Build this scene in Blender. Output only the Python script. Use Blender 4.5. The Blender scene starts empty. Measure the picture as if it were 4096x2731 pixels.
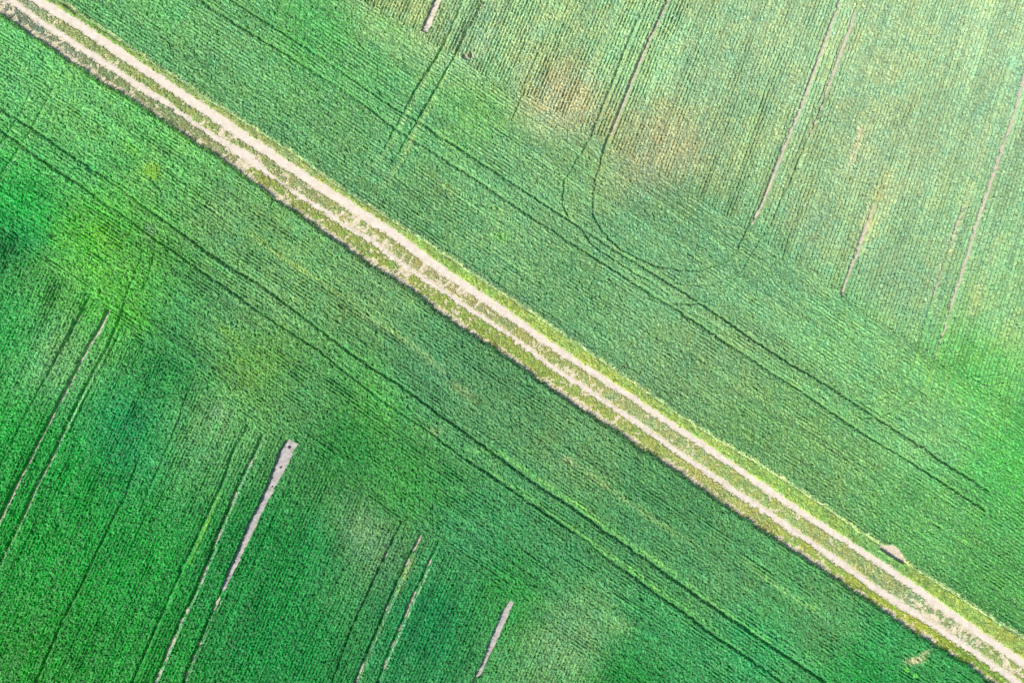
import bpy, math
import numpy as np

# ------------------------------------------------------------------ camera, world, sun, exposure
CAM_H = 47.0
S = CAM_H * 36.0 / 24.0 / 4096.0          # metres on the ground per photo pixel
SUN_EL, SUN_DIR = 40.0, (0.85, 0.53)      # elevation; direction in which shadows fall (x, y)

scene = bpy.context.scene
col = scene.collection
cam_d = bpy.data.cameras.new("camera"); cam_d.lens = 24.0; cam_d.sensor_width = 36.0
cam_d.clip_start = 0.1; cam_d.clip_end = 5000.0
cam = bpy.data.objects.new("camera", cam_d); cam.location = (0, 0, CAM_H); col.objects.link(cam)
scene.camera = cam

world = bpy.data.worlds.new("World"); scene.world = world; world.use_nodes = True
wn = world.node_tree.nodes; wl = world.node_tree.links
sky = wn.new("ShaderNodeTexSky"); sky.sky_type = 'NISHITA'; sky.sun_disc = False
sky.sun_elevation = math.radians(SUN_EL)
saz = math.atan2(-SUN_DIR[0], -SUN_DIR[1])   # compass angle of the sun, clockwise from +Y
sky.sun_rotation = saz
bg = wn["Background"]; bg.inputs["Strength"].default_value = 0.10
wl.new(sky.outputs["Color"], bg.inputs["Color"])

sun_d = bpy.data.lights.new("sun", 'SUN'); sun_d.energy = 4.2; sun_d.angle = math.radians(0.5)
sun_d.color = (1.0, 0.95, 0.88)
sun = bpy.data.objects.new("sun", sun_d); col.objects.link(sun)
sun.rotation_euler = (math.radians(90 - SUN_EL), 0, math.atan2(SUN_DIR[1], SUN_DIR[0]) - math.pi / 2)
sun.location = (-40, -25, 60)

vs = scene.view_settings
vs.view_transform = 'Standard'; vs.look = 'None'; vs.gamma = 1.0; vs.use_curve_mapping = False
vs.exposure = 0.9
scene.cycles.max_bounces = 4; scene.cycles.diffuse_bounces = 3

RNG = np.random.default_rng(7)
CROP_H = 0.26

# ------------------------------------------------------------------ helpers
def lin(rgb):
    c = np.asarray(rgb, float) / 255.0
    return np.where(c <= 0.04045, c / 12.92, ((c + 0.055) / 1.055) ** 2.4)

_tab = {}
def vn(a, b, seed):
    """smooth value noise, 0..1"""
    if seed not in _tab:
        _tab[seed] = np.random.default_rng(1000 + seed).random((512, 512)).astype(np.float32)
    t = _tab[seed]
    fa = np.floor(a); fb = np.floor(b)
    ia = fa.astype(np.int64) & 511; ib = fb.astype(np.int64) & 511
    u = (a - fa).astype(np.float32); v = (b - fb).astype(np.float32)
    u = u * u * (3 - 2 * u); v = v * v * (3 - 2 * v)
    ja = (ia + 1) & 511; jb = (ib + 1) & 511
    return (t[ia, ib] * (1 - u) + t[ja, ib] * u) * (1 - v) + (t[ia, jb] * (1 - u) + t[ja, jb] * u) * v

def sstep(a, b, x):
    t = np.clip((x - a) / (b - a), 0, 1)
    return t * t * (3 - 2 * t)

def to_px(x, y, h):
    k = S * (1 - h / CAM_H)
    return 2048 + x / k, 1365.5 - y / k

def to_m(px, py, h=0.0):
    k = S * (1 - h / CAM_H)
    return (px - 2048) * k, (1365.5 - py) * k

def line_y(pts, x):
    """y of an open polyline at x, carried on straight past both ends"""
    p = np.asarray(pts, float)
    y = np.interp(x, p[:, 0], p[:, 1])
    k = min(4, len(p) - 1)
    s0 = (p[k, 1] - p[0, 1]) / (p[k, 0] - p[0, 0]); s1 = (p[-1, 1] - p[-1 - k, 1]) / (p[-1, 0] - p[-1 - k, 0])
    y = np.where(x < p[0, 0], p[0, 1] + s0 * (x - p[0, 0]), y)
    return np.where(x > p[-1, 0], p[-1, 1] + s1 * (x - p[-1, 0]), y)

def near_line(X, Y, pts, pad):
    """for points near a polyline of rows (x, y, value...): index, distance, values at the foot point"""
    p = np.asarray(pts, float)
    box = np.nonzero((X > p[:, 0].min() - pad) & (X < p[:, 0].max() + pad) & (Y > p[:, 1].min() - pad) & (Y < p[:, 1].max() + pad))[0]
    x = X[box]; y = Y[box]
    best = np.full(len(box), 1e9); val = np.zeros((len(box), p.shape[1] - 2))
    for a, b in zip(p[:-1], p[1:]):
        d = b[:2] - a[:2]
        t = np.clip(((x - a[0]) * d[0] + (y - a[1]) * d[1]) / (d @ d), 0, 1)
        q = np.hypot(x - a[0] - t * d[0], y - a[1] - t * d[1])
        m = q < best
        best[m] = q[m]; val[m] = a[2:] + t[m, None] * (b[2:] - a[2:])
    k = best < pad
    return box[k], best[k], val[k]

def in_poly(X, Y, poly):
    r = np.zeros(len(X), bool)
    p = np.asarray(poly, float)
    for (x0, y0), (x1, y1) in zip(p, np.roll(p, -1, 0)):
        c = ((y0 > Y) != (y1 > Y)) & (X < (x1 - x0) * (Y - y0) / (y1 - y0 + 1e-9) + x0)
        r ^= c
    return r

def make_mesh(name, verts, faces_list, colors, material, parent=None, flat=True):
    """faces_list: arrays (n, k) of vertex indices, one array per k"""
    me = bpy.data.meshes.new(name)
    verts = np.ascontiguousarray(verts, np.float32)
    me.vertices.add(len(verts)); me.vertices.foreach_set("co", verts.ravel())
    idx = np.concatenate([f.ravel() for f in faces_list]).astype(np.int32)
    tot = np.concatenate([np.full(len(f), f.shape[1], np.int32) for f in faces_list])
    start = np.concatenate([[0], np.cumsum(tot)[:-1]]).astype(np.int32)
    me.loops.add(len(idx)); me.loops.foreach_set("vertex_index", idx)
    me.polygons.add(len(tot)); me.polygons.foreach_set("loop_start", start)
    try: me.polygons.foreach_set("loop_total", tot)
    except Exception: pass
    me.update(calc_edges=True)
    if colors is not None:
        at = me.color_attributes.new("tint", 'FLOAT_COLOR', 'POINT')
        c4 = np.ones((len(verts), 4), np.float32); c4[:, :3] = colors
        at.data.foreach_set("color", c4.ravel())
    if flat: me.shade_flat()
    else: me.shade_smooth()
    me.materials.append(material)
    o = bpy.data.objects.new(name, me); col.objects.link(o)
    if parent is not None: o.parent = parent
    return o

def tag(o, label=None, cat=None, group=None, kind=None):
    if label: o["label"] = label
    if cat: o["category"] = cat
    if group: o["group"] = group
    if kind: o["kind"] = kind
    return o

# ------------------------------------------------------------------ materials (procedural)
def leaf_material(name, scale, rough=0.50, spec=0.55):
    """crop and grass: the tint stored per vertex, mottled leaf by leaf"""
    m = bpy.data.materials.new(name); m.use_nodes = True
    n = m.node_tree.nodes; l = m.node_tree.links; b = n["Principled BSDF"]
    at = n.new("ShaderNodeAttribute"); at.attribute_name = "tint"
    tc = n.new("ShaderNodeTexCoord")
    n1 = n.new("ShaderNodeTexNoise"); n1.inputs["Scale"].default_value = scale; n1.inputs["Detail"].default_value = 3
    n1.inputs["Roughness"].default_value = 0.7
    l.new(tc.outputs["Object"], n1.inputs["Vector"])
    rp = n.new("ShaderNodeValToRGB"); e = rp.color_ramp.elements
    e[0].position = 0.30; e[0].color = (0.78, 0.82, 0.86, 1); e[1].position = 0.72; e[1].color = (1.24, 1.20, 1.10, 1)
    l.new(n1.outputs["Fac"], rp.inputs["Fac"])
    mx = n.new("ShaderNodeMix"); mx.data_type = 'RGBA'; mx.blend_type = 'MULTIPLY'; mx.inputs[0].default_value = 1.0
    mx.clamp_result = False
    l.new(at.outputs["Color"], mx.inputs[6]); l.new(rp.outputs["Color"], mx.inputs[7])
    l.new(mx.outputs[2], b.inputs["Base Color"])
    b.inputs["Roughness"].default_value = rough; b.inputs["Specular IOR Level"].default_value = spec
    return m

def soil_material(name, c0, c1, scale=3.0, bump=0.5, speck=0.35):
    m = bpy.data.materials.new(name); m.use_nodes = True
    n = m.node_tree.nodes; l = m.node_tree.links; b = n["Principled BSDF"]
    tc = n.new("ShaderNodeTexCoord")
    a = n.new("ShaderNodeTexNoise"); a.inputs["Scale"].default_value = scale; a.inputs["Detail"].default_value = 8
    a.inputs["Roughness"].default_value = 0.65
    v = n.new("ShaderNodeTexNoise"); v.inputs["Scale"].default_value = 14; v.inputs["Detail"].default_value = 4
    for t in (a, v): l.new(tc.outputs["Object"], t.inputs["Vector"])
    rp = n.new("ShaderNodeValToRGB"); e = rp.color_ramp.elements
    e[0].position = 0.35; e[0].color = (*c0, 1); e[1].position = 0.68; e[1].color = (*c1, 1)
    l.new(a.outputs["Fac"], rp.inputs["Fac"])
    r2 = n.new("ShaderNodeValToRGB"); e = r2.color_ramp.elements
    e[0].position = 0.28; e[0].color = (1 - speck, 1 - speck, 1 - speck, 1); e[1].position = 0.5; e[1].color = (1, 1, 1, 1)
    l.new(v.outputs["Fac"], r2.inputs["Fac"])
    mx = n.new("ShaderNodeMix"); mx.data_type = 'RGBA'; mx.blend_type = 'MULTIPLY'; mx.inputs[0].default_value = 1.0
    l.new(rp.outputs["Color"], mx.inputs[6]); l.new(r2.outputs["Color"], mx.inputs[7])
    l.new(mx.outputs[2], b.inputs["Base Color"])
    bp = n.new("ShaderNodeBump"); bp.inputs["Strength"].default_value = bump; bp.inputs["Distance"].default_value = 0.03
    l.new(v.outputs["Fac"], bp.inputs["Height"]); l.new(bp.outputs["Normal"], b.inputs["Normal"])
    b.inputs["Roughness"].default_value = 0.95; b.inputs["Specular IOR Level"].default_value = 0.1
    return m

M_CROP = leaf_material("crop_leaves", 9.0, 0.5, 0.38)
M_CROP_DEEP = leaf_material("deep_crop_leaves", 9.0, 0.52, 0.18)
M_GRASS = leaf_material("grass_blades", 11.0)
M_GROUND = soil_material("ground_soil", (0.36, 0.315, 0.245), (0.50, 0.445, 0.36))
M_TRACK = soil_material("track_earth", (0.38, 0.33, 0.21), (0.60, 0.53, 0.39), 5.0, 0.5, 0.25)
M_RUT = soil_material("pale_dust", (0.44, 0.385, 0.31), (0.56, 0.495, 0.41), 2.2, 0.35, 0.14)
M_STRIP = soil_material("grey_soil", (0.26, 0.24, 0.225), (0.43, 0.395, 0.37), 3.0, 0.8, 0.30)
M_PIT = soil_material("scraped_earth", (0.38, 0.31, 0.225), (0.60, 0.51, 0.40), 6.0, 0.8, 0.4)
M_CLOD = soil_material("dark_clod", (0.07, 0.065, 0.06), (0.14, 0.125, 0.11), 20.0, 0.8)

# ------------------------------------------------------------------ traced layout (photo pixels, 4096 x 2731)
UPPER_RUT = [(150,0,19),(179,18,19),(313,100,19),(566,269,18),(708,366,18),(917,505,19),(1096,625,18),(1179,681,17),(1417,834,18),
    (1596,951,17),(1749,1066,16),(1898,1167,15),(2047,1268,15),(2196,1374,13),(2349,1475,12),(2498,1570,12),(2647,1672,12),(2796,1767,12),
    (2979,1894,13),(3098,1975,13),(3247,2074,12),(3396,2170,13),(3605,2310,15),(3753,2416,15),(3932,2542,14),(4096,2651,15)]
LOWER_RUT = [(40,0,10),(149,79,11),(298,176,12),(447,271,12),(500,308,12),(596,372,13),(679,420,11),(723,455,7),(768,488,7),(813,518,7),(857,548,10),
    (917,584,12),(977,622,19),(1021,655,15),(1074,695,8),(1149,752,6),(1208,788,9),(1268,826,10),(1313,853,9),(1372,901,7),(1432,934,7),(1491,966,10),
    (1551,1014,8),(1600,1052,7),(1660,1093,7),(1719,1132,7),(1808,1185,7),(1868,1233,8),(1957,1287,9),(2047,1346,9),(2136,1413,10),(2200,1464,11),
    (2260,1502,11),(2319,1538,11),(2379,1579,9),(2468,1639,9),(2557,1696,10),(2647,1761,11),(2721,1815,11),(2800,1868,11),(2889,1931,12),(2979,1991,12),
    (3068,2050,12),(3157,2110,11),(3247,2172,11),(3336,2232,13),(3396,2276,13),(3485,2341,13),(3575,2401,13),(3664,2455,12),(3753,2511,12),
    (3843,2574,12),(3932,2633,12),(4022,2696,12),(4066,2729,12)]
SOUTH_EDGE = [(0,54),(149,155),(268,235),(387,316),(500,380),(619,459),(738,539),(857,616),(947,680),(1006,720),(1089,782),(1208,865),(1328,948),
    (1447,1032),(1600,1129),(1719,1215),(1838,1304),(1957,1379),(2017,1417),(2200,1547),(2319,1627),(2438,1704),(2557,1785),(2617,1820),
    (2800,1948),(2919,2032),(3038,2113),(3157,2190),(3277,2268),(3396,2350),(3515,2428),(3634,2512),(3753,2586),(3873,2657),(3962,2727)]
NORTH_EDGE = [(160,-45),(253,14),(328,66),(447,150),(596,247),(708,318),(828,400),(947,476),(1066,550),(1200,638),(1268,692),(1387,774),(1506,847),
    (1625,925),(1700,968),(1808,1046),(1957,1144),(2077,1224),(2196,1304),(2300,1374),(2408,1451),(2557,1553),(2677,1635),(2796,1717),
    (2949,1812),(3068,1880),(3187,1958),(3306,2038),(3426,2120),(3500,2169),(3649,2271),(3753,2338),(3873,2416),(3992,2494),(4096,2556)]
NORTH_ZONE = [(1300,-110),(1523,35),(1674,134),(1953,296),(2260,465),(2556,650),(2980,905),(3371,1183),(3748,1427),(4096,1640)]
SOUTH_ZONE = [(0,940),(200,1090),(354,1189),(427,1241),(552,1357),(842,1555),(987,1705),(1157,1757),(1604,2093),(1755,2168),(2054,2412),(2208,2529),(2500,2731)]
PIT_R = [(3512,2194),(3528,2174),(3566,2178),(3612,2208),(3630,2242),(3612,2258)]
PIT_L = [(242,14),(262,16),(302,42),(300,56)]

def L(pts, hw, dep):        # constant half width and depth
    return [(x, y, hw, dep) for x, y in pts]

# wheel lines pressed through the crop: rows of (x, y, half width px, depth 0..1)
NORTH_GROOVES = [
    [(923,0,5,.75),(1063,87,5,.85),(1190,168,5,.6),(1366,285,5,.5),(1529,401,6,.8),(1598,441,7,.95),(1680,488,7,.95),(1772,552,6,1),(1889,627,6,1),(2005,703,6,1),
     (2121,778,6,1),(2237,854,6,1),(2324,908,6,.8),(2460,1000,5,.7),(2732,1166,6,.95),(2848,1241,6,1),(3022,1363,6,1),(3138,1438,6,1),(3313,1543,6,1),(3429,1618,6,1),
     (3545,1694,6,.8),(3719,1804,6,.8),(3742,1826,6,1),(3835,1884,6,1),(3957,1962,6,1)],
    [(796,0,5,.7),(987,122,6,.85),(1161,226,5,.7),(1366,356,5,.45),(1482,436,6,.8),(1540,482,6,.8),(1610,534,6,.8),(1691,581,5,.6),(1889,708,5,.75),(2063,825,6,.8),
     (2195,910,5,.75),(2353,1015,6,.85),(2528,1125,6,.9),(2732,1253,6,.95),(2906,1369,6,1),(3080,1485,6,.9),(3255,1595,6,.85),(3371,1677,6,1),(3480,1750,6,.9),
     (3603,1822,5,.6),(3719,1895,6,1),(3835,1971,6,1),(3940,2038,6,1)],
    [(1854,0,7,.9),(1810,100,6,.8),(1772,186,6,.9),(1725,265,5,.85),(1679,330,5,.8),(1620,440,4,.5),(1540,590,4,.3)],
    [(1929,0,6,1),(1885,95,6,.95),(1842,174,5,.8),(1800,260,5,.7),(1691,445,5,.8),(1640,535,4,.5),(1560,670,4,.3)],
    [(2591,0,5,.75),(2504,192,6,.85),(2440,360,6,.85),(2365,546,5,.7),(2330,610,5,.5),(2292,670,5,.5),(2258,724,5,.5),(2252,818,5,.5),(2278,871,5,.55),(2337,925,5,.6),(2358,965,5,.6),(2384,992,5,.6),(2471,1045,5,.6),(2552,1099,4,.5),(2619,1126,4,.3)],
    [(2673,0,7,1),(2586,186,8,1),(2528,325,8,1),(2469,476,8,1),(2423,581,7,.9),(2404,644,4,.6),(2384,725,5,.6),(2377,784,5,.55),(2374,851,5,.6),(2391,898,5,.55),(2431,945,5,.6),(2478,992,5,.65),(2552,1032,5,.65),(2599,1052,4,.6)],
    [(3365,0,7,1),(3319,128,8,1),(3266,267,9,1),(3214,412,9,1),(3162,540,9,1),(3109,674,9,1),(3057,801,9,1),(3017,885,8,1),(2987,925,5,.75),(2954,999,5,.65),(2920,1039,5,.6),(2860,1062,5,.6),(2793,1082,5,.55),(2726,1079,5,.6),(2659,1069,5,.6),(2605,1059,5,.6)],
    [(3440,0,7,.9),(3411,93,8,1),(3365,221,8,1),(3313,360,7,1),(3266,488,7,1),(3214,610,6,.9),(3162,731,6,.9),(3082,910,6,.7),(3035,977,5,.6),(3002,1031,5,.5),(2972,1090,5,.45),(2910,1150,5,.45),(2854,1191,5,.5),(2781,1215,5,.6),(2707,1215,5,.6)],
    [(2975,1080,3,.3),(2854,1138,4,.35),(2780,1140,4,.3),(2700,1130,4,.3)], [(2754,1014,4,.5),(2808,1051,4,.5)], [(3243,947,3,.5),(3203,1058,3,.4)],
    [(3385,130,5,.6),(3320,330,5,.7),(3265,430,5,.6),(3200,600,5,.6),(3150,700,5,.5)],
    [(3545,702,4,.6),(3500,815,7,.95),(3469,910,10,1),(3429,1026,10,1),(3406,1078,9,1),(3388,1130,9,1),(3371,1180,9,1)],
    [(4079,174,6,.8),(4038,279,6,.85),(3968,493,6,.6),(3910,696,5,.5),(3864,824,7,.95),(3828,915,7,1),(3794,1026,6,.9),(3760,1125,7,1),(3725,1235,6,.9),(3684,1374,5,.8)],
    [(4120,250,9,1),(4096,337,9,1),(4062,464,9,1),(4009,615,9,1),(3963,755,10,1),(3910,910,10,1),(3876,1026,10,1),(3829,1171,9,1),(3794,1287,9,1),(3760,1392,8,1),(3748,1430,8,1)],
    [(3160,965,4,.7),(3130,1035,4,.6)],
    [(3748,1430,5,.8),(3710,1525,5,.45),(3635,1600,5,.45),(3572,1645,5,.45),(3505,1670,5,.4),(3440,1668,4,.3)],
    [(3684,1374,5,.7),(3656,1470,5,.4),(3604,1545,5,.45),(3536,1592,5,.45),(3470,1612,4,.4),(3380,1590,4,.3)],
    [(2160,210,4,.4),(2050,480,4,.35)],
    [(2640,700,4,.35),(2690,540,4,.3)],
]
NORTH_GAPS = [   # wide unsown strips and bare patches: polygons on the canopy
    [(1752,-40),(1706,60),(1680,122),(1708,136),(1740,60),(1780,-40)],
]
SOUTH_GROOVES = [
    [(0,436,6,.8),(134,517,6,.9),(256,604,6,.9),(372,680,6,.9),(465,743,4,.4),(581,830,6,.8),(697,910,6,.85),(813,997,6,.95),(929,1073,7,1),(1045,1142,6,.9),(1161,1229,6,.9),
     (1278,1317,5,.8),(1366,1385,6,.8),(1482,1468,6,.9),(1598,1537,6,.85),(1714,1624,6,.85),(1755,1659,6,.9),(1860,1729,6,1),(1985,1820,6,1),(2063,1878,7,1),
     (2150,1942,7,1),(2295,2029,7,.9),(2383,2099,7,1),(2528,2198,7,1),(2644,2279,7,1),(2732,2342,7,1),(2848,2424,7,1),(2964,2499,7,1),(3080,2581,7,1),(3197,2656,7,1),(3310,2733,7,1)],
    [(0,523,6,.9),(64,563,6,.8),(139,621,6,.7),(197,662,6,.9),(314,737,6,.9),(407,807,4,.6),(511,871,4,.5),(557,910,5,.7),(616,956,5,.9),(697,1009,5,.9),(813,1090,5,.8),(900,1148,6,.9),
     (1045,1253,5,.75),(1161,1328,5,.75),(1278,1404,5,.85),(1366,1476,4,.7),(1482,1566,5,.6),(1598,1648,5,.6),(1691,1706,4,.6),(1772,1769,4,.6),(1845,1822,4,.6),
     (1947,1890,6,.9),(2063,1971,5,.85),(2179,2052,5,.8),(2249,2099,5,.8),(2353,2163,4,.5),(2412,2221,5,.6),(2528,2302,6,.85),(2644,2389,6,.85),(2732,2444,6,.9),
     (2848,2535,6,.9),(2964,2610,6,.9),(3080,2691,6,.8),(3140,2735,6,.8)],
    [(217,343,3,.15),(130,505,4,.35),(83,581,4,.4),(-4,700,4,.5)], [(130,354,3,.15),(81,452,4,.35),(31,530,4,.35),(-4,587,4,.4)],
    [(565,945,4,.2),(565,1026,4,.3),(536,1102,4,.3),(501,1189,4,.35),(482,1258,5,.7),(430,1380,5,.85),(348,1530,6,.9),(279,1666,6,.95),(209,1820,7,1),(139,1948,7,1),(87,2070,7,.95),(35,2174,6,.85),(0,2250,6,.85)],
    [(621,960,4,.2),(612,1044,4,.3),(596,1107,4,.25),(560,1180,4,.2)],
    [(354,1189,7,1),(322,1250,7,1),(290,1311,6,.9),(232,1415,5,.8),(170,1530,4,.5),(100,1660,4,.4),(0,1860,4,.4)],
    [(427,1243,9,1),(401,1305,9,1),(337,1409,8,1),(279,1526,7,1),(227,1624,8,1),(180,1711,8,1),(125,1820,8,1),(70,1925,8,1),(12,2047,9,1),(-30,2130,9,1)],
    [(500,1290,4,.3),(470,1350,5,.55),(370,1540,5,.5),(280,1720,5,.5)],
    [(560,1820,4,.4),(540,1872,4,.6),(500,1983,5,.8),(441,2099,5,.9),(383,2215,6,1),(325,2343,6,1),(250,2482,6,.95),(192,2616,6,1),(142,2730,6,1)],
    [(997,1690,5,.7),(929,1820,8,1),(883,1948,9,1),(830,2058,9,1),(784,2163,9,1),(732,2267,9,1),(668,2418,9,1),(616,2534,9,1),(530,2740,9,1)],
    [(1049,1740,7,.9),(1010,1826,8,1),(953,1936,7,1),(896,2076,7,1),(828,2250,7,1),(792,2343,8,1),(717,2494,8,1),(664,2616,8,1),(614,2740,8,1)],
    [(890,2360,9,1),(868,2400,7,1),(810,2535,7,.97),(729,2735,7,.96)],
    [(1607,2090,6,.9),(1529,2250,6,1),(1482,2354,6,.9),(1424,2476,6,.85),(1378,2593,5,.8),(1325,2740,5,.7)],
    [(1680,2149,8,1),(1627,2250,8,1),(1581,2348,7,1),(1529,2470,7,.98),(1482,2581,7,.98),(1453,2650,7,1),(1418,2740,7,1)],
    [(1755,2168,6,.8),(1742,2200,7,.95),(1703,2279,7,1),(1656,2378,7,1),(1610,2482,7,1),(1563,2587,7,1),(1510,2735,8,1)],
    [(1910,2690,7,1),(1890,2745,6,1)],
    [(752,1560,4,.3),(700,1720,4,.4),(620,1900,4,.4),(560,2040,4,.35)],
    [(300,1790,4,.35),(180,2010,4,.35),(60,2260,4,.3)],
    [(1250,1700,3,.3),(1130,1990,3,.3),(1010,2270,4,.35),(880,2560,4,.3)],
    [(1757,1690,4,.1),(1764,1890,4,.15),(1746,1990,4,.22),(1712,2080,4,.2)],
    [(607,722,4,.35),(650,770,4,.3)],
]
TRODDEN = {(923, 0), (796, 0), (0, 436), (0, 523), (560, 1820), (997, 1690)}      # lines whose bottom is still green
GREEN = {(1049, 1740), (890, 2360), (1680, 2149), (1755, 2168), (1607, 2090), (354, 1189)}
SOUTH_GAPS = [
    [(1140,1760),(1157,1756),(1189,1774),(1167,1820),(1139,1879),(1103,1938),(1045,2054),(987,2180),(929,2298),(896,2366),(878,2360),(905,2290),(929,2238),(982,2110),(1024,2025),(1052,1969),(1064,1938),(1093,1860),(1112,1812)],
    [(2020,2418),(2042,2402),(2056,2412),(2017,2505),(1976,2592),(1947,2650),(1918,2712),(1902,2712),(1928,2640),(1953,2575),(1982,2505)],
]
# paler or yellower streaks in the leaf colour: rows of (x, y, half width, alpha), colour
NORTH_TINTS = [
    ([(1772,186,7,.8),(1690,345,7,.8),(1636,440,7,.8),(1600,520,7,.7),(1540,610,7,.6),(1465,690,6,.4)], (150,194,118)),
    ([(1842,190,7,.8),(1770,330,7,.8),(1703,455,7,.8),(1655,540,8,.8),(1620,620,8,.7),(1540,740,7,.4)], (155,194,118)),
    ([(3684,1374,5,.4),(3661,1479,6,.5),(3609,1543,7,.7),(3516,1601,7,.6),(3429,1595,6,.3)], (140,195,105)),
    ([(3748,1427,5,.4),(3713,1537,6,.5),(3638,1618,7,.7),(3545,1671,7,.6),(3490,1675,6,.3)], (140,195,105)),
    ([(2340,570,6,.4),(2278,680,6,.5),(2244,735,6,.6),(2240,818,6,.6),(2266,880,6,.4)], (135,190,120)),
    ([(2390,620,6,.5),(2350,700,6,.5),(2330,770,6,.5),(2335,840,6,.4)], (135,190,120)),
    ([(2405,940,6,.5),(2440,975,7,.7),(2490,1010,8,.8),(2560,1050,9,.8),(2620,1090,8,.7)], (140,190,115)),
    ([(2460,1045,8,.5),(2560,1100,8,.5),(2660,1160,7,.4)], (135,185,110)),
    ([(1700,560,8,.5),(1900,690,9,.5),(2100,820,8,.4)], (120,180,105)),
    ([(1700,690,9,.5),(1850,790,9,.7),(1950,870,9,.5)], (135,180,105)),
    ([(2850,1480,10,.5),(3000,1570,10,.6),(3150,1660,10,.6),(3320,1760,9,.4)], (140,185,110)),
    ([(3445,520,12,.8),(3425,590,11,.8),(3402,660,9,.7)], (205,200,155)),
    ([(3560,680,16,.5),(3500,800,22,.6),(3470,880,22,.5)], (195,205,145)),
    ([(3960,500,14,.4),(3900,720,14,.5),(3800,1000,16,.6),(3755,1080,12,.4)], (190,200,145)),
    ([(3990,960,16,.4),(3930,1130,18,.5),(3890,1260,14,.4)], (185,205,140)),
]
SOUTH_TINTS = [
    ([(227,345,7,.5),(140,507,7,.7),(93,583,7,.7),(0,725,6,.6)], (125,195,110)),
    ([(140,356,7,.5),(95,460,7,.6),(43,540,7,.6),(0,600,6,.6)], (125,195,110)),
    ([(574,945,7,.5),(576,1026,8,.5),(548,1102,8,.6),(513,1189,8,.6),(494,1258,7,.5)], (90,180,70)),
    ([(630,956,7,.4),(625,1044,8,.6),(606,1107,8,.5)], (110,185,75)),
    ([(440,725,7,.5),(500,775,7,.7),(560,820,6,.4)], (130,195,75)),
    ([(987,915,9,.4),(1103,1015,9,.6),(1249,1105,9,.6),(1366,1185,8,.4)], (155,185,95)),
    ([(1430,1248,8,.3),(1540,1311,9,.5),(1627,1363,12,.5),(1697,1421,14,.4),(1780,1490,12,.3)], (160,185,110)),
    ([(1860,1800,6,.4),(2000,1808,8,.6),(2080,1866,9,.8),(2165,1928,10,.8),(2310,2016,10,.8),(2400,2086,9,.7),(2545,2188,8,.6),(2660,2268,8,.5),(2800,2370,7,.4),(3080,2568,6,.4)], (122,190,95)),
    ([(1960,1884,6,.4),(2080,1962,7,.6),(2195,2042,6,.5),(2430,2212,9,.7),(2545,2290,9,.8),(2660,2378,9,.7),(2750,2436,8,.5),(2960,2596,6,.4)], (118,190,95)),
    ([(2260,1830,12,.25),(2400,1925,14,.4),(2500,2000,14,.35),(2650,2100,12,.3),(2800,2190,10,.2)], (155,185,110)),
    ([(2960,2230,10,.4),(3100,2340,10,.5),(3260,2440,9,.4)], (140,190,105)),
    ([(1652,2230,10,.5),(1622,2290,12,.7),(1592,2370,10,.5)], (150,175,100)),
    ([(1060,1735,4,.4),(1022,1826,4,.6),(965,1936,4,.6),(908,2076,4,.6),(840,2250,4,.6),(804,2343,4,.6),(728,2494,4,.6),(676,2616,4,.6),(626,2740,4,.6)], (165,205,165)),
    ([(886,2400,4,.6),(824,2535,4,.5),(742,2735,4,.4)], (150,195,140)),
    ([(1640,2250,4,.6),(1594,2348,4,.6),(1541,2470,4,.5),(1494,2581,4,.5),(1465,2650,4,.5),(1430,2740,4,.5)], (165,200,150)),
    ([(1715,2279,4,.5),(1668,2378,4,.6),(1622,2482,4,.5),(1575,2587,4,.5),(1522,2735,4,.5)], (165,200,155)),
    ([(420,1420,4,.3),(360,1540,4,.5),(290,1670,4,.6),(219,1822,4,.6),(149,1950,4,.6),(97,2072,4,.6),(45,2176,4,.5),(0,2270,4,.5)], (150,200,135)),
    ([(870,1985,7,.6),(820,2110,8,.8),(760,2250,7,.5)], (115,175,65)),
]
# stand vigour with a light-leak gradient put in: (x, y, colour) samples
NORTH_COL = [(500,60,(98,170,91)),(900,250,(101,166,94)),(1300,150,(78,165,77)),(1500,300,(86,166,90)),(1650,520,(98,166,99)),(1300,480,(99,160,89)),(1900,450,(103,169,81)),(1600,40,(170,192,129)),
    (1950,150,(163,199,145)),(2250,120,(159,192,133)),(2250,380,(191,185,140)),(2500,250,(161,202,142)),(2850,300,(144,178,130)),(3200,150,(158,188,138)),(3600,150,(161,190,139)),(3980,100,(158,190,143)),
    (3950,500,(141,177,132)),(3600,650,(153,181,134)),(3300,800,(148,181,130)),(3900,900,(136,176,125)),(3600,1100,(134,170,123)),(4050,1200,(138,180,117)),(2000,650,(107,166,104)),(2250,650,(112,161,97)),
    (2650,600,(172,176,129)),(2700,850,(104,157,102)),(3000,1100,(112,167,110)),(2500,1000,(105,161,104)),(3400,1350,(115,176,107)),(3900,1500,(95,174,79)),(4050,1850,(76,172,74)),(3700,1700,(114,175,104)),
    (2300,1150,(99,153,90)),(2900,1450,(112,155,95)),(3300,1850,(106,157,87)),(3700,2050,(91,160,81)),(4050,2300,(78,150,68)),(3000,1700,(104,154,85)),(1700,800,(99,155,90))]
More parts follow.
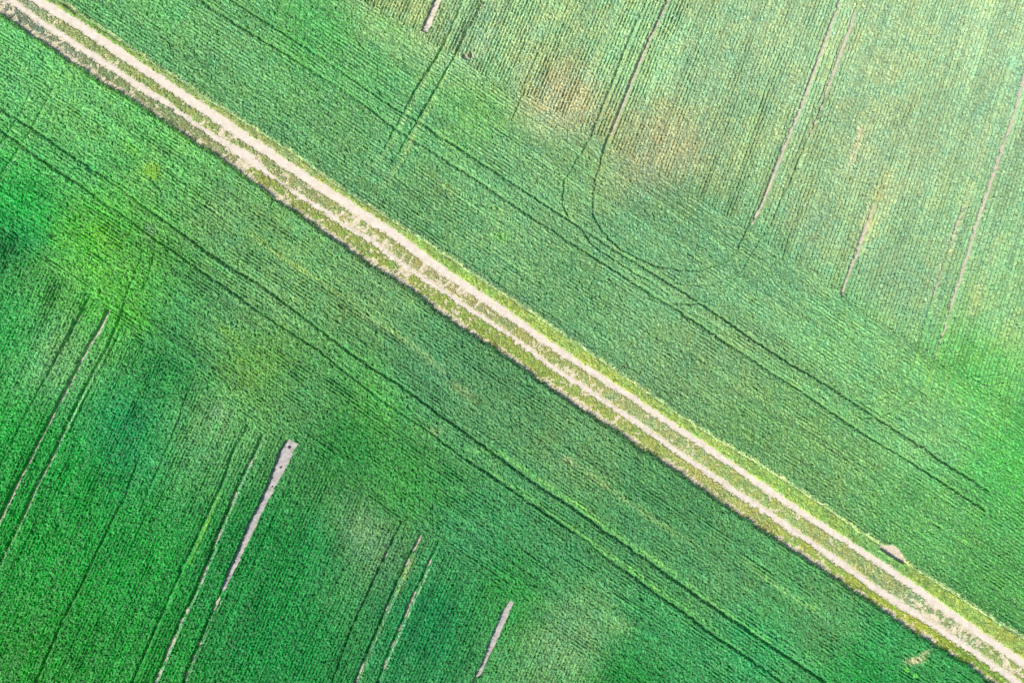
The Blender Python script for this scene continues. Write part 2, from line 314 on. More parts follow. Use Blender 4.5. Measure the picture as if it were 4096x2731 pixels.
SOUTH_COL = [(60,250,(102,178,98)),(300,400,(105,173,93)),(300,650,(90,170,91)),(700,700,(102,175,90)),(900,850,(103,153,89)),(100,850,(11,182,58)),(60,930,(2,108,58)),(350,950,(89,186,44)),
    (250,1080,(82,157,71)),(480,1180,(81,176,47)),(500,1060,(82,149,59)),(60,1350,(24,162,64)),(200,1400,(116,173,104)),(50,1750,(2,152,44)),(250,1900,(2,148,46)),(60,2200,(2,154,39)),
    (300,2500,(2,138,31)),(150,2650,(2,139,18)),(500,2650,(2,140,35)),(500,2300,(2,148,45)),(500,1700,(2,143,72)),(700,1250,(61,143,73)),(700,1500,(2,125,52)),(850,1650,(103,168,96)),
    (900,1300,(92,154,89)),(1000,1450,(96,151,60)),(1100,1150,(113,165,98)),(1250,1600,(82,147,81)),(1400,1750,(2,115,37)),(1500,1650,(82,163,69)),(1050,2200,(2,134,50)),(1300,2200,(2,133,57)),
    (1100,2550,(2,131,51)),(1450,2150,(100,140,91)),(1700,2450,(2,126,63)),(1600,1950,(51,138,53)),(1900,2150,(61,144,83)),(2050,2350,(44,144,56)),(1500,1150,(107,152,91)),(1700,1500,(81,140,90)),
    (1900,1600,(85,139,85)),(2300,1800,(95,144,87)),(2200,2200,(65,137,78)),(2300,2550,(115,162,102)),(2600,2100,(74,134,78)),(2600,2550,(58,147,80)),(2900,2300,(83,141,82)),(3000,2600,(56,150,81)),
    (3300,2450,(83,144,81)),(3600,2620,(58,140,73)),(2500,2700,(2,128,42)),(3500,2720,(17,139,53))]
# soft patches: (x, y, rx, ry, angle deg, colour, alpha)
NORTH_PATCH = [(1560,110,130,45,32,(100,180,85),.55),(2250,470,180,60,30,(165,180,130),.0),(2040,400,70,40,25,(175,185,130),.0),(1870,222,26,16,0,(190,185,150),.7),(3500,880,110,40,120,(190,200,140),.5),
    (3440,600,60,120,20,(190,200,150),.3),(3000,560,90,160,20,(165,190,125),.4),(1780,540,30,60,30,(130,185,100),.4),(3560,1290,30,20,0,(150,195,120),.5),(1000,340,40,60,20,(110,180,95),.4),(890,440,40,22,40,(95,180,80),.7),(2005,950,35,20,0,(105,185,80),.6)]
SOUTH_PATCH = [(607,682,40,34,20,(150,200,55),.75),(530,600,40,20,40,(110,190,65),.7),(400,950,50,40,40,(105,180,50),.5),(350,1080,60,40,60,(95,178,52),.4),(560,1270,60,40,40,(75,180,50),.5),(130,955,100,45,20,(10,130,72),.3),
    (870,1650,40,30,0,(125,165,115),.6),(860,840,40,24,30,(150,180,110),.5),(1460,2150,90,60,60,(110,160,100),.5),(2470,2490,70,35,35,(130,170,105),.5),(3660,2640,34,14,-10,(205,190,150),.9),(3700,2612,20,8,-30,(205,190,150),.8),
    (910,1330,60,25,40,(120,175,55),.5),(1850,1560,60,20,35,(165,185,115),.4),(1740,1720,30,18,0,(150,175,120),.5),(600,925,24,30,0,(120,160,115),.6),(2270,1840,24,12,30,(190,190,140),.5)]

HEAD_N = np.polynomial.Polynomial.fit([p[0] for p in NORTH_EDGE], [p[1] for p in NORTH_EDGE], 5)
HEAD_S = np.polynomial.Polynomial.fit([p[0] for p in SOUTH_EDGE], [p[1] for p in SOUTH_EDGE], 5)

def smooth_head(P, x):
    xc = np.clip(x, 0, 4096)
    return P(xc) + np.where(x < 0, P.deriv()(0.0), P.deriv()(4096.0)) * (x - xc)

def blend_cols(X, Y, samples, sig=300.0):
    acc = np.zeros((len(X), 3), np.float32); w = np.full(len(X), 1e-9, np.float32)
    for x, y, c in samples:
        g = 1.0 / (((X - x) ** 2 + (Y - y) ** 2) / sig ** 2 + 0.22) ** 2
        acc += g[:, None].astype(np.float32) * lin(c).astype(np.float32); w += g.astype(np.float32)
    return acc / w[:, None]

GAIN_N, GAIN_S, GAIN_G = 1.45, 1.30, 1.42      # picture value of a stand over its leaf albedo at this exposure

def crop(X, Y, north, fine=True):
    """canopy height (m) and leaf albedo at photo pixels X, Y"""
    edge = NORTH_EDGE if north else SOUTH_EDGE
    P = HEAD_N if north else HEAD_S
    jit = (vn(X / 9, Y / 9, 1) - .5) * 9 + (vn(X / 40, Y / 40, 2) - .5) * 8
    e = (line_y(edge, X) - Y) * (1 if north else -1) * 0.83 + jit        # pixels inside the field
    zone = line_y(NORTH_ZONE if north else SOUTH_ZONE, X)
    zj = jit + (vn(X / 55, Y / 55, 18) - .5) * 30 + (vn(X / 13, Y / 13, 22) - .5) * 45
    inner = (Y + zj < zone) if north else (Y + zj > zone)
    # row coordinates: across (c) and along (d)
    ch = (Y - smooth_head(P, X)) * 0.83; dh = X * 1.2
    if north: ci = (X + 0.5348 * Y) / (1 + 5.11e-5 * Y) * 0.92
    else: ci = (X + 0.455 * Y) * 0.91
    di = Y * 1.09
    wob = (vn(X / 120, Y / 120, 3) - .5) * 10 + (vn(X / 45, Y / 45, 17) - .5) * 7
    c = np.where(inner, ci + wob * 0.2, ch + wob * 0.45); d = np.where(inner, di, dh)
    sp = 13.0
    row = np.cos(2 * np.pi * c / sp)
    band = vn(c / 26, d / 900, 4) - .5                                  # drill passes, long and thin
    band2 = vn(c / 9, d / 260, 5) - .5
    n1 = vn(X / 8.5, Y / 8.5, 6) - .5
    n2 = vn(c / 6, d / 13, 7) - .5
    n3 = vn(X / 5.2, Y / 5.2, 8) - .5
    big = vn(X / 110, Y / 110, 9) - .5
    # how thin the stand is
    rmod = np.where(inner, 0.25 + 1.3 * vn(c / 30, d / 420, 19) ** 1.5 * (.5 + vn(X / 40, Y / 40, 20)), 2.6 * vn(c / 34, d / 200, 19) ** 2 * vn(X / 25, Y / 25, 20) + 0.12)
    if north:
        pale = sstep(2300, 3700, X - 0.6 * Y) * inner
        thin = np.where(inner, 0.26 + 0.22 * big, 0.0)
        ramp = np.where(inner, 0.038 - 0.014 * pale, 0.026)
        rel = np.where(inner, 0.42 - 0.12 * pale, 0.42)
        base = CROP_H - 0.07 * pale
    else:
        thin = 0.0; ramp = np.where(inner, 0.036, 0.030); rel = 0.50; base = CROP_H
    thin = np.clip(thin, 0, 1)
    hgt = base + ramp * row * rmod + rel * (0.09 * n1 + 0.10 * n2 + 0.19 * n3 + 0.07 * band2)
    hole = sstep(0.15, 0.02, vn(c / 7, d / 12, 10)) + sstep(0.17, 0.03, vn(X / 7, Y / 7, 16))
    hgt = hgt - 0.11 * np.clip(hole, 0, 1)
    gap = sstep(.24, .40, band2) * (sstep(.4, .7, vn(X / 80, Y / 80, 21)))          # a missing drill row here and there
    hgt = hgt - 0.08 * gap
    hgt = hgt - thin * (0.09 + 0.13 * np.clip(-row * rmod + 2.4 * n2 + 1.5 * band2, -1, 1.6))
    # colour of the leaves
    alb = blend_cols(X, Y, NORTH_COL if north else SOUTH_COL)
    for x, y, rx, ry, ang, cc, a in (NORTH_PATCH if north else SOUTH_PATCH):
        ca, sa = math.cos(math.radians(ang)), math.sin(math.radians(ang))
        u = ((X - x) * ca + (Y - y) * sa) / rx; v = (-(X - x) * sa + (Y - y) * ca) / ry
        g = np.exp(-(u * u + v * v) * 1.1) * a * np.clip(0.6 + 1.2 * (n1 + .5) * 0.7, 0, 1)
        alb += g[:, None].astype(np.float32) * (lin(cc).astype(np.float32) - alb)
    jx = X + (vn(X / 14, Y / 14, 11) - .5) * 6; jy = Y + (vn(X / 14, Y / 14, 12) - .5) * 6
    for pts, cc in (NORTH_TINTS if north else SOUTH_TINTS):
        i, q, v = near_line(jx, jy, pts, 60)
        g = v[:, 1] * np.exp(-(q / v[:, 0]) ** 2) * (0.55 + 0.9 * (n1[i] + .5) * .8)
        alb[i] += np.clip(g, 0, 1)[:, None].astype(np.float32) * (lin(cc).astype(np.float32) - alb[i])
    if north:
        g = (sstep(10, 22, e) * sstep(75, 35, e) * (0.45 + 0.8 * band2))
        alb *= (1 - 0.30 * np.clip(g, 0, 1)[:, None] * np.array([1.1, .8, .75], np.float32))
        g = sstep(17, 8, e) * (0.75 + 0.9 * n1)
        alb += np.clip(g, 0, 1)[:, None].astype(np.float32) * (lin((190,215,145)).astype(np.float32) - alb)  # sunlit crop wall put into the leaf colour as a pale rim
    else:
        g = sstep(22, 6, e) * sstep(1400, 700, X) * (0.5 + 0.8 * n1)
        alb += np.clip(g, 0, 1)[:, None].astype(np.float32) * (lin((130,200,85)).astype(np.float32) - alb)  # lit top of the crop edge painted into the leaf colour
    val = 1 + 0.22 * band + 0.30 * band2 + 0.12 * big + 0.36 * n3 + 0.12 * n1 + 0.16 * n2
    yel = 0.55 * (vn(X / 60, Y / 60, 13) - .5) + 0.6 * (vn(X / 24, Y / 24, 23) - .5) + 0.6 * (vn(X / 9, Y / 9, 14) - .5)
    alb = alb * np.clip(val, .35, 1.9)[:, None]
    alb = alb * np.stack([1 + 0.34 * yel, 1 + 0.02 * yel, 1 - 0.16 * yel], 1)
    alb = alb / (GAIN_N if north else GAIN_S)
    # wheel lines and unsown ground
    cut = np.zeros(len(X), np.float32)
    for pts in (NORTH_GROOVES if north else SOUTH_GROOVES):
        i, q, v = near_line(jx, jy, pts, 30)
        if pts[0][:2] in TRODDEN: v[:, 1] *= 0.74
        if pts[0][:2] in GREEN: v[:, 1] = np.minimum(v[:, 1], np.where(vn(X[i] / 30, Y[i] / 30, 24) > .62, 1.0, 0.94))
        g = v[:, 1] * (1 - sstep(v[:, 0] * 0.55, v[:, 0] * 1.35, q))
        cut[i] = np.maximum(cut[i], g)
    for poly in (NORTH_GAPS if north else SOUTH_GAPS) + ([PIT_R, PIT_L] if north else []):
        k = 2.2 if poly is PIT_R or poly is PIT_L else 0.9
        cut[in_poly(X + (jx - X) * k, Y + (jy - Y) * k, poly)] = 1.0
    if north:
        i = np.nonzero((abs(X - 1875) < 40) & (abs(Y - 222) < 30))[0]
        cut[i] = np.maximum(cut[i], sstep(.42, .55, vn(X[i] / 12, Y[i] / 16, 15)) * sstep(1, .6, np.hypot((X[i] - 1875) / 34, (Y[i] - 222) / 20)))
    hgt = np.clip(hgt, 0.02 if not north else -0.05, 0.6) * (1 - cut) - 0.10 * sstep(.93, 1, cut)
    hgt = np.where(e < 13, (hgt + 0.08) * sstep(-2, (7 if north else 13), e) - 0.08, hgt)
    return hgt, np.clip(alb, 0.001, 0.85), e

# ------------------------------------------------------------------ crop fields: canopy plus single blades
def grid_mesh(x0, x1, y0, y1, step):
    nx = int((x1 - x0) / step) + 1; ny = int((y1 - y0) / step) + 1
    gx = x0 + np.arange(nx) * step; gy = y0 + np.arange(ny) * step
    xx, yy = np.meshgrid(gx, gy)
    k = np.arange(nx * ny).reshape(ny, nx)
    f = np.stack([k[:-1, :-1], k[:-1, 1:], k[1:, 1:], k[1:, :-1]], -1).reshape(-1, 4)
    return xx.ravel(), yy.ravel(), f

def compact(v, c, f, keep):
    f = f[keep]
    used = np.zeros(len(v), bool); used[f.ravel()] = True
    m = np.cumsum(used) - 1
    return v[used], c[used], m[f]

def blades(x, y, z, c, length, width, lean, sink, rng, glint=0.0):
    n = len(x)
    if glint:      # pale lit highlights put into the colour of some leaves
        k = rng.random(n) < .30
        c = c.copy(); c[k] += (c[k].mean(1, keepdims=True) * np.array([1.15, 1.75, 1.2]) - c[k]) * glint; c[k] *= 1.25
    a = rng.random(n) * 2 * np.pi; b = rng.random(n) * 2 * np.pi
    ln = length * (0.6 + 0.8 * rng.random(n)); wd = width * (0.7 + 0.6 * rng.random(n))
    lx = np.cos(b) * lean * ln; ly = np.sin(b) * lean * ln
    bx, by = np.cos(a) * wd / 2, np.sin(a) * wd / 2
    z0 = z - sink; up = ln * 0.55
    v = np.stack([np.stack([x - bx, y - by, z0], 1), np.stack([x + bx, y + by, z0], 1),
                  np.stack([x + bx * .7 + lx * .5, y + by * .7 + ly * .5, z0 + up], 1), np.stack([x - bx * .7 + lx * .5, y - by * .7 + ly * .5, z0 + up], 1),
                  np.stack([x + lx * 1.25, y + ly * 1.25, z0 + up * 1.15], 1)], 1).reshape(-1, 3)
    k = np.arange(n)[:, None] * 5
    q = k + np.array([[0, 1, 2, 3]]); t = k + np.array([[3, 2, 4]])
    cc = np.repeat(c * (0.78 + 0.5 * rng.random((n, 1))), 5, 0)
    return v, cc, q, t

FX, FY = 41.0, 29.5            # half size of the finely built ground
def field(name, north, label):
    V, C, Q, T = [], [], [], []; off = 0
    for (x0, x1, y0, y1, st) in ((-FX, FX, -FY, FY, 0.046), (-90, 90, -80, 80, 0.35)):
        xx, yy, f = grid_mesh(x0, x1, y0, y1, st)
        X, Y = to_px(xx, yy, CROP_H)
        rough = (line_y(NORTH_EDGE, X) + 20 - Y if north else Y - line_y(SOUTH_EDGE, X) + 20) > 0
        if st > .1: rough &= (abs(xx) > FX - .4) | (abs(yy) > FY - .4)
        h = np.full(len(X), -9.0); c = np.zeros((len(X), 3)); e = np.full(len(X), -9.0)
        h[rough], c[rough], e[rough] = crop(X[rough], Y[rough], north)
        if st > .1: h -= 0.02
        v = np.stack([xx + (RNG.random(len(xx)) - .5) * st * .55, yy + (RNG.random(len(xx)) - .5) * st * .55, h], 1)
        ok = rough & (e > -3)
        keep = ok[f].all(1) & (h[f].max(1) > -0.03)
        v, c, f = compact(v, c, f, keep)
        V.append(v); C.append(c); Q.append(f + off); off += len(v)
    n = 420000
    x = (RNG.random(n) * 2 - 1) * FX; y = (RNG.random(n) * 2 - 1) * FY
    X, Y = to_px(x, y, CROP_H)
    ok = (line_y(NORTH_EDGE, X) + 8 - Y if north else Y - line_y(SOUTH_EDGE, X) + 8) > 0
    x, y, X, Y = x[ok], y[ok], X[ok], Y[ok]
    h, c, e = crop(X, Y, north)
    ok = (h > 0.10) & (e > 2)
    v, cc, q, t = blades(x[ok], y[ok], h[ok], c[ok], 0.20, 0.036, 0.9, 0.05, RNG, 0.55)
    V.append(v); C.append(cc); Q.append(q + off); T.append(t + off); off += len(v)
    # the outermost plants lean out over the verge
    n = 7000
    X = RNG.random(n) * 4700 - 300
    Y = line_y(NORTH_EDGE if north else SOUTH_EDGE, X) + (-1 if north else 1) * RNG.random(n) * 14
    x, y = to_m(X, Y, CROP_H)
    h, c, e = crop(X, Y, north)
    ok = (e > 1) & (h > 0.02)
    v, cc, q, t = blades(x[ok], y[ok], h[ok] * .8 + .06, c[ok], 0.26, 0.028, 0.7, 0.05, RNG)
    V.append(v); C.append(cc); Q.append(q + off); T.append(t + off); off += len(v)
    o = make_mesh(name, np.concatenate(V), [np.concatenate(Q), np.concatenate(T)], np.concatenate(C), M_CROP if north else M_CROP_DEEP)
    return tag(o, label, "crop field", kind="stuff")

# ------------------------------------------------------------------ ground, track
def ground():
    xx, yy, f = grid_mesh(-1500, 1500, -1500, 1500, 100)
    o = make_mesh("ground", np.stack([xx, yy, np.zeros(len(xx))], 1), [f], None, M_GROUND)
    n = M_GROUND.node_tree.nodes; l = M_GROUND.node_tree.links; b = n["Principled BSDF"]
    src = b.inputs["Base Color"].links[0].from_socket
    tc = n.new("ShaderNodeTexCoord"); ln = n.new("ShaderNodeVectorMath"); ln.operation = 'LENGTH'
    l.new(tc.outputs["Object"], ln.inputs[0])
    mr = n.new("ShaderNodeMapRange"); mr.inputs[1].default_value = 80; mr.inputs[2].default_value = 84
    l.new(ln.outputs["Value"], mr.inputs[0])
    mx = n.new("ShaderNodeMix"); mx.data_type = 'RGBA'
    l.new(mr.outputs[0], mx.inputs[0]); l.new(src, mx.inputs[6]); mx.inputs[7].default_value = (0.05, 0.17, 0.06, 1)
    l.new(mx.outputs[2], b.inputs["Base Color"])
    return tag(o, "tan field soil showing through gaps and wheel lines of the crop", "ground", kind="structure")

def ribbon(name, pts, z, mat, jitter, step_px=6, ext=2000, cross=5, parent=None, seed=20):
    """a flat strip along a traced line with its own half widths and a ragged edge"""
    p = np.asarray(pts, float)
    s0 = (p[4, :2] - p[0, :2]) / np.linalg.norm(p[4, :2] - p[0, :2]); s1 = (p[-1, :2] - p[-5, :2]) / np.linalg.norm(p[-1, :2] - p[-5, :2])
    p = np.concatenate([[[*(p[0, :2] - s0 * ext), p[0, 2]]], p, [[*(p[-1, :2] + s1 * ext), p[-1, 2]]]])
    seg = np.concatenate([[0], np.cumsum(np.hypot(*np.diff(p[:, :2], axis=0).T))])
    t = np.arange(0, seg[-1], step_px)
    x = np.interp(t, seg, p[:, 0]); y = np.interp(t, seg, p[:, 1]); w = np.interp(t, seg, p[:, 2])
    tx, ty = np.gradient(x), np.gradient(y); n = np.hypot(tx, ty); nx, ny = -ty / n, tx / n
    rows = []
    wl = w + (vn(t / 10, t * 0, seed) - .5) * jitter + (vn(t / 60, t * 0, seed + 1) - .5) * jitter
    wr = w + (vn(t / 10, t * 0, seed + 2) - .5) * jitter + (vn(t / 60, t * 0, seed + 3) - .5) * jitter
    for k in range(cross):
        u = k / (cross - 1) * 2 - 1
        off = np.where(u < 0, u * wl, u * wr)
        gx, gy = to_m(x + nx * off, y + ny * off)
        zz = z + (0.010 * (1 - u * u)) * (vn(t / 30, t * 0 + k * .7, seed + 4)) * 0.6 + 0 * gx
        rows.append(np.stack([gx, gy, zz], 1))
    v = np.stack(rows, 1); m = len(t)
    k = np.arange(m * cross).reshape(m, cross)
    f = np.stack([k[:-1, :-1], k[:-1, 1:], k[1:, 1:], k[1:, :-1]], -1).reshape(-1, 4)[:, ::-1]
    return make_mesh(name, v.reshape(-1, 3), [f], None, mat, parent, flat=False)

def track():
    cx = np.arange(0, 4097, 64.0)
    mid = (line_y(NORTH_EDGE, cx) + line_y(SOUTH_EDGE, cx)) / 2; hw = (line_y(SOUTH_EDGE, cx) - line_y(NORTH_EDGE, cx)) / 2 * 0.84 + 6
    o = ribbon("dirt_track", np.stack([cx, mid, hw], 1), 0.004, M_TRACK, 4, cross=7, seed=40)
    tag(o, "pale dirt farm track running diagonally between the two green fields", "farm track", kind="structure")
    ribbon("wheel_rut", UPPER_RUT, 0.012, M_RUT, 5, parent=o, seed=50)["label"] = "wide clean pale wheel rut on the upper-right side"
    ribbon("wheel_rut", LOWER_RUT, 0.012, M_RUT, 9, parent=o, seed=60)["label"] = "narrow ragged wheel rut with grass growing in"
    return o

# ------------------------------------------------------------------ grass beside and between the ruts
MID_COL = [(0,20,(172,178,130)),(300,150,(160,178,105)),(700,420,(162,180,95)),(1100,680,(168,180,108)),(1500,930,(176,184,100)),(1800,1130,(182,180,112)),(2200,1420,(178,186,105)),
    (2600,1690,(172,188,120)),(3000,1960,(170,190,105)),(3400,2220,(172,188,115)),(3700,2430,(165,185,125)),(4096,2700,(172,192,110))]
SV_COL = [(0,30,(150,165,130)),(200,160,(150,170,125)),(500,350,(150,172,105)),(900,640,(160,172,110)),(1060,730,(165,185,80)),(1500,1030,(165,185,80)),(2000,1360,(168,190,80)),
    (2500,1710,(175,192,95)),(2900,2000,(185,195,110)),(3300,2260,(175,195,90)),(3600,2460,(178,195,70)),(4000,2710,(150,185,70))]
NV_COL = [(200,-10,(146,183,97)),(400,120,(134,180,74)),(700,330,(164,188,102)),(1100,590,(171,190,112)),(1400,800,(166,190,97)),(1800,1080,(161,193,87)),(2300,1400,(171,198,92)),(2800,1750,(166,198,98)),(3200,2010,(163,198,94)),(3560,2250,(128,188,101)),(3700,2350,(168,196,91)),(4096,2610,(176,198,96))]

def rut_gap(X, Y, pts, pad=60):
    """pixels from the rut's edge (negative inside), far away = pad"""
    p = np.asarray(pts, float)
    s0 = p[0, :2] - p[4, :2]; s1 = p[-1, :2] - p[-5, :2]
    ex = np.concatenate([[[*(p[0, :2] + s0 * 12), p[0, 2]]], p, [[*(p[-1, :2] + s1 * 12), p[-1, 2]]]])
    i, q, v = near_line(X, Y, ex, pad)
    r = np.full(len(X), float(pad)); r[i] = q - v[:, 0]
    return r

def grass(X, Y, which):
    up = line_y([q[:2] for q in UPPER_RUT], X); lo = line_y([q[:2] for q in LOWER_RUT], X)
    ne = line_y(NORTH_EDGE, X); se = line_y(SOUTH_EDGE, X)
    side = {"mid": (Y > up) & (Y <= lo), "south": (Y > lo) & (Y < se + 14), "north": (Y <= up) & (Y > ne + 1)}[which]
    n1 = vn(X / 10, Y / 10, 30) - .5; n2 = vn(X / 5, Y / 5, 31) - .5; n3 = vn(X / 22, Y / 22, 32) - .5; big = vn(X / 90, Y / 90, 33) - .5
    du = rut_gap(X, Y, UPPER_RUT); dl = rut_gap(X, Y, LOWER_RUT)
    rag = sstep(950, 1150, X) * sstep(2500, 2200, X)
    d = np.minimum(du + 10 * n1 + 9 * n2, dl + (12 + 8 * rag) * n1 + 10 * n2 + 12 * rag * n3 + 2 * rag)
    alb = blend_cols(X, Y, {"mid": MID_COL, "south": SV_COL, "north": NV_COL}[which], 200)
    alb = alb * {"north": .86, "south": .84, "mid": .95}[which]
    h0 = {"mid": 0.060, "south": 0.060, "north": 0.10}[which]
    h = h0 + 0.045 * n1 + 0.055 * n2 + 0.02 * n3
    bare = {"mid": 0.20 + 0.14 * sstep(3450, 3800, X) + .10 * rag, "south": 0.16 + 0.14 * sstep(700, 200, X) + .06 * rag, "north": 0.04}[which]
    mud = bare + .40 * n1 + .35 * n2 + .35 * n3 + .20 * big - .28
    if which == "south": mud = mud + .28 * sstep(30, 12, se - Y)
    pit = np.zeros(len(X))
    if which == "mid":
        pit = np.maximum(sstep(1, .6, np.hypot((X - 884) / 16, (Y - 530) / 26)), .8 * sstep(1, .5, np.hypot((X - 1000) / 50, (Y - 640) / 24)))
    if which == "south":
        pit = np.maximum(sstep(1.1, .6, np.hypot((X - 985 + .8 * (Y - 645)) / 46, (Y - 655) / 34)), 0)
        pit = np.maximum(pit, .7 * sstep(1, .6, np.hypot((X - 3120) / 20, (Y - 2150) / 10)))
    h = h - 0.12 * sstep(0, .14, mud) - .2 * pit
    h = np.where(d < 4, (h + .05) * sstep(-2, 5, d) - .05, h)
    if which == "north":
        # low turf banks on the track side of the two scraped hollows
        for a, b in (((3518, 2198), (3606, 2253)), ((238, 20), (296, 58))):
            i, q, v = near_line(X, Y, [a, b], 20)
            h[i] = np.maximum(h[i], 0.24 * sstep(8, 3, q))
        for poly in (PIT_R, PIT_L): h[in_poly(X, Y, poly)] = -.06
    val = 1 + .6 * n2 + .4 * n1 + .25 * n3 + .2 * big
    alb = alb * np.clip(val, .3, 1.9)[:, None]
    yel = vn(X / 30, Y / 30, 34) - .5 + .6 * n1
    alb = alb * np.stack([1 + .28 * yel, 1 - .02 * yel, 1 - .25 * yel], 1) / GAIN_G
    return h, np.clip(alb, .002, .8), side & (d > -8)

def grass_strip(which, label):
    V, C, Q, T = [], [], [], []; off = 0
    for st in (0.045, 0.3):
        # a grid turned along the track keeps it small
        ang = math.atan2(-0.655, 1.0); ca, sa = math.cos(ang), math.sin(ang)
        ha, hb = (46.0, 3.6) if st < .1 else (80.0, 6.0)
        a, b, f = grid_mesh(-ha, ha, -hb, hb, st)
        xx = a * ca - b * sa; yy = a * sa + b * ca
        hc = 0.06 if which != "north" else 0.1
        X, Y = to_px(xx, yy, hc)
        h, c, ok = grass(X, Y, which)
        if st > .1: ok &= (abs(a) > 45.7)
        v = np.stack([xx + (RNG.random(len(xx)) - .5) * st * .5, yy + (RNG.random(len(xx)) - .5) * st * .5, h], 1)
        keep = ok[f].all(1) & (h[f].max(1) > 0.0)
        if not keep.any(): continue
        v, c, f = compact(v, c, f, keep)
        V.append(v); C.append(c); Q.append(f + off); off += len(v)
    n = 420000
    a = (RNG.random(n) * 2 - 1) * 46; b = (RNG.random(n) * 2 - 1) * 3.6
    x = a * ca - b * sa; y = a * sa + b * ca
    X, Y = to_px(x, y, 0.06)
    h, c, ok = grass(X, Y, which)
    ok &= h > 0.025
    v, cc, q, t = blades(x[ok], y[ok], h[ok], c[ok], 0.11, 0.020, 0.9, 0.03, RNG)
    V.append(v); C.append(cc); Q.append(q + off); T.append(t + off)
    n = 110000
    a = (RNG.random(n) * 2 - 1) * 46; b = (RNG.random(n) * 2 - 1) * 3.6
    x = a * ca - b * sa; y = a * sa + b * ca
    X, Y = to_px(x, y, 0.03)
    h, c, ok = grass(X, Y, which)
    gap = np.minimum(rut_gap(X, Y, UPPER_RUT), rut_gap(X, Y, LOWER_RUT) + 3)
    ok &= (h < 0.03) & (RNG.random(n) < sstep(-7, 4, gap)) & (vn(X / 7, Y / 7, 36) > .45)
    off += len(v)
    v, cc, q, t = blades(x[ok], y[ok], np.full(ok.sum(), .045), c[ok] * .8, 0.085, 0.018, 0.9, 0.03, RNG)
    V.append(v); C.append(cc); Q.append(q + off); T.append(t + off)
    o = make_mesh("grass_strip", np.concatenate(V), [np.concatenate(Q), np.concatenate(T)], np.concatenate(C), M_GRASS)
    return tag(o, label, "grass", kind="stuff")

# ------------------------------------------------------------------ unsown strips, hollows, clods, weeds
def sheet(name, poly, z, mat, label, cat, grow=6, h=CROP_H):
    p = np.asarray(poly, float); c = p.mean(0)
    # densify the outline, push it out a little and roughen it, then fill as a fan of rings along the strip
    pts = []
    for a, b in zip(p, np.roll(p, -1, 0)):
        n = max(1, int(np.hypot(*(b - a)) / 6))
        for k in range(n): pts.append(a + (b - a) * k / n)
    q = np.asarray(pts); e = np.roll(q, -1, 0) - np.roll(q, 1, 0)
    e /= np.hypot(e[:, 0], e[:, 1])[:, None] + 1e-9
    area = 0.5 * np.sum(q[:, 0] * np.roll(q[:, 1], -1) - np.roll(q[:, 0], -1) * q[:, 1])
    nrm = np.stack([e[:, 1], -e[:, 0]], 1) * (1 if area > 0 else -1)
    q = q + nrm * (grow + (RNG.random((len(q), 1)) - .5) * 4)
    gx, gy = to_m(q[:, 0], q[:, 1], h)
    v = np.stack([gx, gy, np.full(len(gx), z)], 1)
    import bmesh
    bm = bmesh.new(); vs_ = [bm.verts.new(t) for t in v]
    es = [bm.edges.new((vs_[i], vs_[(i + 1) % len(vs_)])) for i in range(len(vs_))]
    bmesh.ops.triangle_fill(bm, edges=es, use_beauty=True)
    for fc in bm.faces:
        if fc.normal.z < 0: fc.normal_flip()
    me = bpy.data.meshes.new(name); bm.to_mesh(me); bm.free(); me.materials.append(mat)
    o = bpy.data.objects.new(name, me); col.objects.link(o)
    return tag(o, label, cat, kind="structure")

def clod(px, py, r, label):
    import bmesh
    x, y = to_m(px, py, 0.05)
    bm = bmesh.new(); bmesh.ops.create_icosphere(bm, subdivisions=3, radius=r)
    for v in bm.verts:
        d = v.co.normalized()
        k = 1 + .35 * (float(vn(np.array([d.x * 2 + px]), np.array([d.y * 2 + d.z * 3]), 70)[0]) - .5) + .2 * (float(vn(np.array([d.x * 6 + py]), np.array([d.y * 6 + d.z * 5]), 71)[0]) - .5)
        v.co = (v.co.x * k * 1.2, v.co.y * k, v.co.z * k * .75)
    me = bpy.data.meshes.new("soil_clod"); bm.to_mesh(me); bm.free(); me.materials.append(M_CLOD)
    o = bpy.data.objects.new("soil_clod", me); o.location = (x, y, 0.008 + r * .5); o.rotation_euler = (0, 0, px); col.objects.link(o)
    return tag(o, label, "soil clod", "dark clods lying on the bare strips")

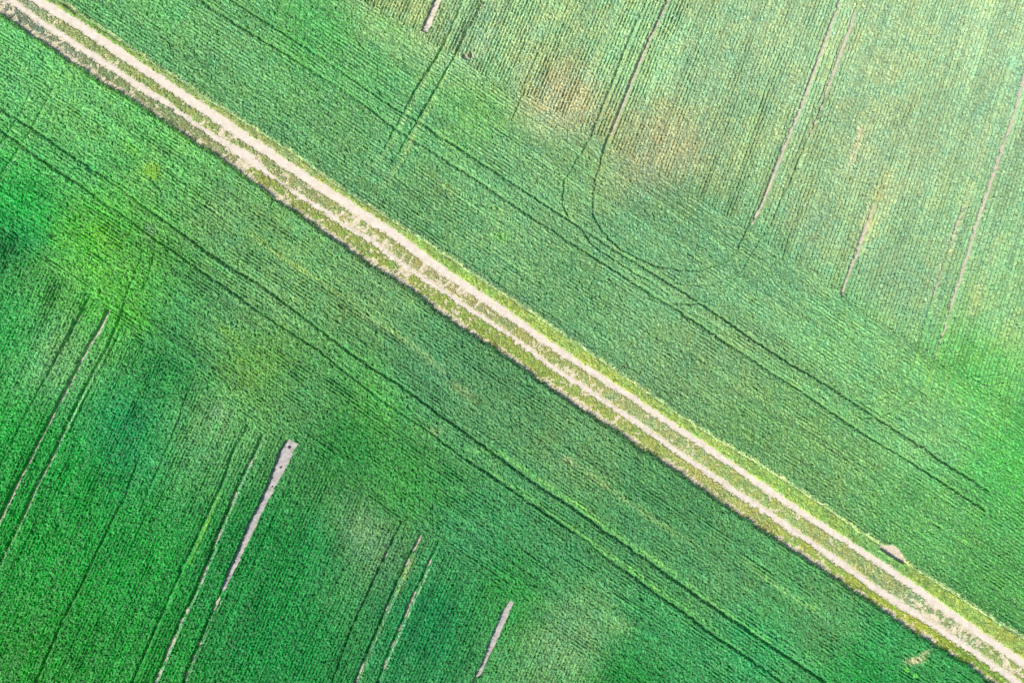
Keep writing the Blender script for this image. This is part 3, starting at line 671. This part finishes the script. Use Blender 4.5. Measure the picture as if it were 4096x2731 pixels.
def weed(px, py, r, hgt, rgb, n, label, base=0.0, group=None, lobes=1, leaf=.10):
    """a rosette of broad leaves standing above the crop"""
    x0, y0 = to_m(px, py, base + hgt)
    rng = np.random.default_rng(int(px))
    V, Qs, C = [], [], []
    for k in range(n):
        a = rng.random() * 2 * math.pi
        lobe = rng.integers(0, lobes); la = lobe * 2.4 + .5; lr = r * (.55 if lobes > 1 else 0) * (.5 + .3 * lobe)
        g = abs(rng.normal()) * r * (.28 if lobes > 1 else .3); rr = min(g, r)
        bx, by = math.cos(a) * g + math.cos(la) * lr, math.sin(a) * g + math.sin(la) * lr * .8
        ln = leaf * (.6 + .7 * rng.random()); w = ln * .34
        z0 = base + hgt * (.45 + .4 * rng.random() * (1 - rr / r)); a2 = a + (rng.random() - .5) * 1.6
        dx, dy = math.cos(a2), math.sin(a2)
        P = [(0, 0, 0), (.4, -1, .10), (.4, 1, .10), (.75, -.8, .12), (.75, .8, .12), (1.0, 0, .04)]
        i = len(V)
        for s, t, u in P:
            V.append((bx + dx * s * ln - dy * t * w, by + dy * s * ln + dx * t * w, z0 + u * ln * 2.2))
            C.append(lin(rgb) / GAIN_S * (.7 + .6 * rng.random()))
        Qs += [(i, i + 1, i + 2, i + 2), (i + 1, i + 3, i + 4, i + 2), (i + 3, i + 5, i + 4, i + 4)]
    i = len(V)   # stem
    for z in (0.0, base + hgt * .6):
        for k in range(4):
            V.append((.02 * math.cos(k * 1.571), .02 * math.sin(k * 1.571), z)); C.append(lin((90, 130, 60)))
    Q4 = [(i + k, i + (k + 1) % 4, i + 4 + (k + 1) % 4, i + 4 + k) for k in range(4)] + [q for q in Qs if q[2] != q[3]]
    T3 = [q[:3] for q in Qs if q[2] == q[3]]
    o = make_mesh("weed_patch" if lobes > 1 else "weed_clump", np.array(V), [np.array(Q4), np.array(T3)], np.array(C), M_CROP)
    o.location = (x0, y0, 0)
    return tag(o, label, "weed", group, "stuff" if lobes > 1 else None)

# ------------------------------------------------------------------ build
ground()
track()
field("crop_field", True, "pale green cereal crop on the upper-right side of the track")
field("crop_field", False, "deep green cereal crop on the lower-left side of the track")
grass_strip("mid", "dry yellowish grass strip growing between the two pale wheel ruts")
grass_strip("south", "olive grass verge between the ragged rut and the deep green crop")
grass_strip("north", "bright yellow-green grass verge between the wide rut and the paler crop")

sheet("bare_strip", SOUTH_GAPS[0], 0.006, M_STRIP, "long wedge of bare grey soil tapering down through the deep green crop", "bare soil")
sheet("bare_strip", SOUTH_GAPS[1], 0.006, M_STRIP, "short bare soil wedge reaching the bottom edge, deep green crop around it", "bare soil")
sheet("bare_strip", NORTH_GAPS[0], 0.006, M_RUT, "short pale bare soil strip ending square in the paler crop, top edge", "bare soil")
sheet("bare_patch", PIT_R, 0.016, M_PIT, "scraped bare soil hollow beside the wide bright verge, lower right", "bare soil", 3, .03)
sheet("bare_patch", PIT_L, 0.016, M_PIT, "scraped bare soil hollow beside the narrow verge, top left corner", "bare soil", 3, .03)

clod(1155, 1789, .085, "largest dark clod at the square top end of the long bare wedge")
clod(1122, 1869, .06, "dark clod halfway down the broad part of the long bare wedge")
clod(1088, 1946, .05, "small dark clod lowest down on the long bare wedge")
weed(3630, 2677, .20, .14, (95,190,65), 60, "bright green weed tuft nearer the dead patch in the deep green crop", CROP_H, "bright weeds in the crop")
weed(3665, 2703, .19, .14, (90,190,70), 60, "bright green weed tuft nearest the bottom edge of the crop", CROP_H, "bright weeds in the crop")
weed(606, 684, .62, .09, (120,180,55), 330, "yellow-green broad-leaved weed patch in the crop below the track", CROP_H, None, 3, .085)
